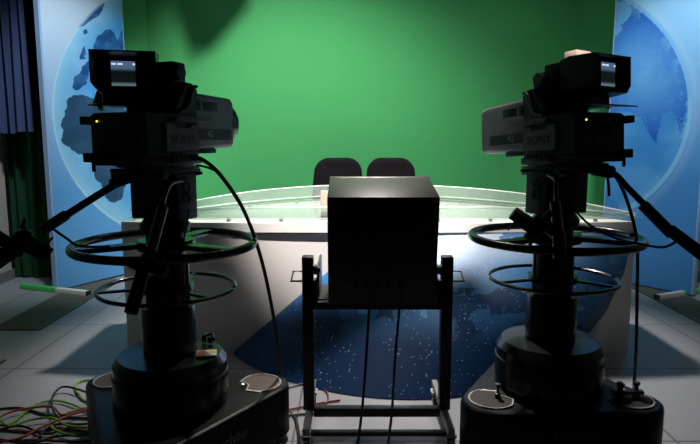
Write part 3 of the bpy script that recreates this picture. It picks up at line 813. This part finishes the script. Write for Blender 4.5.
# ------------------------------------------------------------------ cables
def cable(pts, r, m, label, group=None, name='cable', sub=8):
    bm = B(); P3 = smooth_path(pts, sub); o_ = Vector(P3[0]).copy()
    tube(bm, [p-o_ for p in P3], r, 8)
    o = obj(name, bm, m); o.location = o_
    return tag(o, label, 'cable', group)
CB = mat('black_cable', (.010, .010, .010), .5); CR = mat('red_cable', (.30, .035, .022), .5); CG = mat('green_cable', (.16, .36, .045), .5); CGR = mat('grey_cable', (.09, .09, .095), .5); CDR = mat('dark_red_cable', (.14, .02, .016), .5)
cable([W(190, 159, 2.45), W(203, 160, 2.47), W(222, 177, 2.5), W(245, 213, 2.55), W(262, 262, 2.62), W(274, 320, 2.7), W(281, 372, 2.78), G(284, 405, .008), G(296, 420, .008), G(300, 452, .008)], .0085, CB, 'thick black cable hanging in a long curve from the left camera to the floor')
cable([W(196, 165, 2.46), W(206, 167, 2.46), W(216, 171, 2.50)], .0045, CB, 'short thin black wire looping beside the left camera mount')
cable([W(189, 210, 2.42), W(186, 228, 2.35), W(181, 250, 2.30), W(173, 259, 2.28), W(166, 256, 2.30)], .004, CB, 'thin black wire dangling under the left pan head')
cable([W(52, 228, 2.04), W(66, 238, 2.1), W(80, 246, 2.2), W(110, 247, 2.25)], .005, CB, 'thin black wire from the left outer pan bar to the steering ring')
cable([W(604, 165, 2.5), W(618, 180, 2.5), W(630, 210, 2.5), W(637, 245, 2.52), W(637, 300, 2.6), W(636, 350, 2.66), W(634, 386, 2.72), G(634, 392, .3)], .0075, CB, 'black cable hanging straight down beside the right pedestal')
cable([W(570, 205, 2.58), W(590, 225, 2.50), W(615, 238, 2.42), W(645, 245, 2.30), W(665, 247, 2.22), W(680, 239, 2.18)], .005, CB, 'thin black wire looping from the right pan head to its outer bar')
cable([W(603, 168, 2.52), W(608, 180, 2.5), W(609, 196, 2.5)], .006, CB, 'short black cable end hanging behind the right camera')
cable([W(371, 296, 2.63), W(369, 310, 2.615), W(366, 360, 2.50), W(362, 410, 2.48), W(357, 450, 2.44)], .006, CB, 'black cable hanging down behind the monitor, left of the pair')
cable([W(404, 292, 2.63), W(400, 305, 2.615), W(395, 360, 2.50), W(392, 410, 2.48), W(387, 450, 2.44)], .006, CGR, 'grey cable hanging down behind the monitor, right of the pair')
cable([G(215, 412, .008), G(262, 396, .008), G(290, 387, .008), G(310, 383, .008), G(325, 390, .008), G(328, 400, .008), G(320, 409, .008)], .005, CDR, 'dark red cable looping on the floor beside the trolley')
cable([G(180, 425, .008), G(255, 416, .008), G(282, 411, .010), G(300, 407, .010), G(325, 402, .008), G(340, 400, .008)], .006, CR, 'red cable lying on the floor behind the left pedestal')
cable([G(200, 432, .008), G(262, 420, .008), G(290, 415, .008), G(318, 413, .008)], .006, CDR, 'brown red cable lying on the floor nearest the trolley')
# tangle on the floor at the left
tang = [
 ('green', CG, [(110,386),(90,380),(76,384),(78,394),(88,402),(110,405)], 'bright green cable arching up against the left pedestal base'),
 ('green', CG, [(-10,420),(8,425),(35,405),(60,401),(90,411),(112,414)], 'green cable sweeping in a wide arc across the tangle'),
 ('green', CG, [(112,428),(80,436),(55,430),(52,422),(62,415),(85,408),(112,414)], 'green cable making a closed loop next to the pedestal base'),
 ('green', CG, [(-10,412),(0,420),(10,426),(30,420),(52,418),(70,426),(112,428)], 'green cable snaking low through the tangle'),
 ('black', CB, [(110,402),(80,390),(62,387),(52,398),(54,412),(60,418)], 'black cable forming a high loop in the floor tangle'),
 ('black', CB, [(-10,410),(20,408),(50,416),(80,418),(112,421)], 'black cable lying straight across the tangle'),
 ('black', CB, [(-10,432),(20,426),(45,434),(70,428),(112,426)], 'black cable wavering across the middle of the tangle'),
 ('black', CB, [(-10,438),(30,443),(60,436),(112,434)], 'black cable along the near side of the tangle'),
 ('red', CR, [(-10,424),(8,413),(30,408),(52,407),(62,415),(80,410),(112,408)], 'red cable bending over the top of the tangle'),
 ('red', CR, [(-10,444),(20,438),(40,428),(58,420),(80,412),(112,404)], 'red orange cable crossing the tangle diagonally'),
 ('dark', CDR, [(-10,428),(30,432),(60,428),(90,432),(112,431)], 'dark red cable in the middle of the tangle'),
 ('dark', CDR, [(-10,442),(40,440),(80,442),(118,436)], 'dark red cable nearest the camera in the tangle'),
 ('black', CB, [(40,438),(44,430),(58,424),(85,424),(112,418)], 'black cable curling out of the lower tangle'),
]
for i, (_, m, pts, lab) in enumerate(tang):
    cable([G(px, py, .008+.006*(i % 5)) for px, py in pts], .0062, m, lab, 'cables in the floor tangle')

# ------------------------------------------------------------------ lights
def spot(name, loc, tgt, energy, size, blend, col, rad=.08):
    l = bpy.data.lights.new(name, 'SPOT'); l.energy = energy; l.spot_size = R(size); l.spot_blend = blend; l.color = col; l.shadow_soft_size = rad
    o = bpy.data.objects.new(name, l); COL.objects.link(o); o.location = loc
    o.rotation_euler = (Vector(tgt)-Vector(loc)).to_track_quat('-Z', 'Y').to_euler()
def area(name, loc, tgt, energy, sx, sy, col):
    l = bpy.data.lights.new(name, 'AREA'); l.shape = 'RECTANGLE'; l.size = sx; l.size_y = sy; l.energy = energy; l.color = col
    o = bpy.data.objects.new(name, l); COL.objects.link(o); o.location = loc
    o.rotation_euler = (Vector(tgt)-Vector(loc)).to_track_quat('-Z', 'Y').to_euler()
WARM = (1.0, .93, .88); COOL = (.82, .92, 1.0)
spot('key_light', (.1, 1.5, 4.1), (.05, 4.7, .84), 1550, 31.5, .5, WARM, .05)
spot('key_light', (1.0, 1.6, 4.1), (.75, 4.4, .75), 600, 30, .8, WARM, .22)
spot('accent_light', (.9, 1.0, 3.6), (.97, 2.628, 1.757), 420, 3.2, .5, WARM, .02)  # narrow spot added to brighten the pale block on the right viewfinder
spot('green_light', (-1.0, 3.8, 3.7), (-.5, 6.8, .75), 640, 80, .9, (1, 1, .95), .05)
spot('green_light', (1.5, 4.0, 4.0), (1.2, 6.8, .9), 70, 74, 1.0, (1, 1, .95), .2)
spot('desk_top_light', (.2, 5.3, 4.2), (.2, 4.5, .9), 900, 62, .5, WARM, .15)
spot('panel_light', (-1.5, 3.9, 3.9), (-2.6, 5.9, 1.3), 330, 50, .8, COOL, .15)
spot('panel_light', (2.0, 3.6, 3.9), (2.95, 5.6, 1.6), 350, 46, .8, COOL, .15)
spot('floor_light', (-1.4, 3.0, 4.0), (-2.4, 4.0, 0), 32, 56, .8, COOL, .2)
spot('floor_light', (2.4, 2.6, 4.0), (2.85, 4.0, 0), 26, 46, .8, COOL, .2)
spot('floor_light', (-.7, 3.0, 4.0), (.05, 2.45, 0), 90, 14, .3, (1, .88, .86), .03)
spot('floor_light', (1.0, 3.0, 4.0), (.25, 2.45, 0), 90, 14, .3, (1, .88, .86), .03)
w = bpy.data.worlds.new('studio_world'); S.world = w; w.use_nodes = True
w.node_tree.nodes['Background'].inputs[0].default_value = (.55, .7, 1, 1); w.node_tree.nodes['Background'].inputs[1].default_value = .004
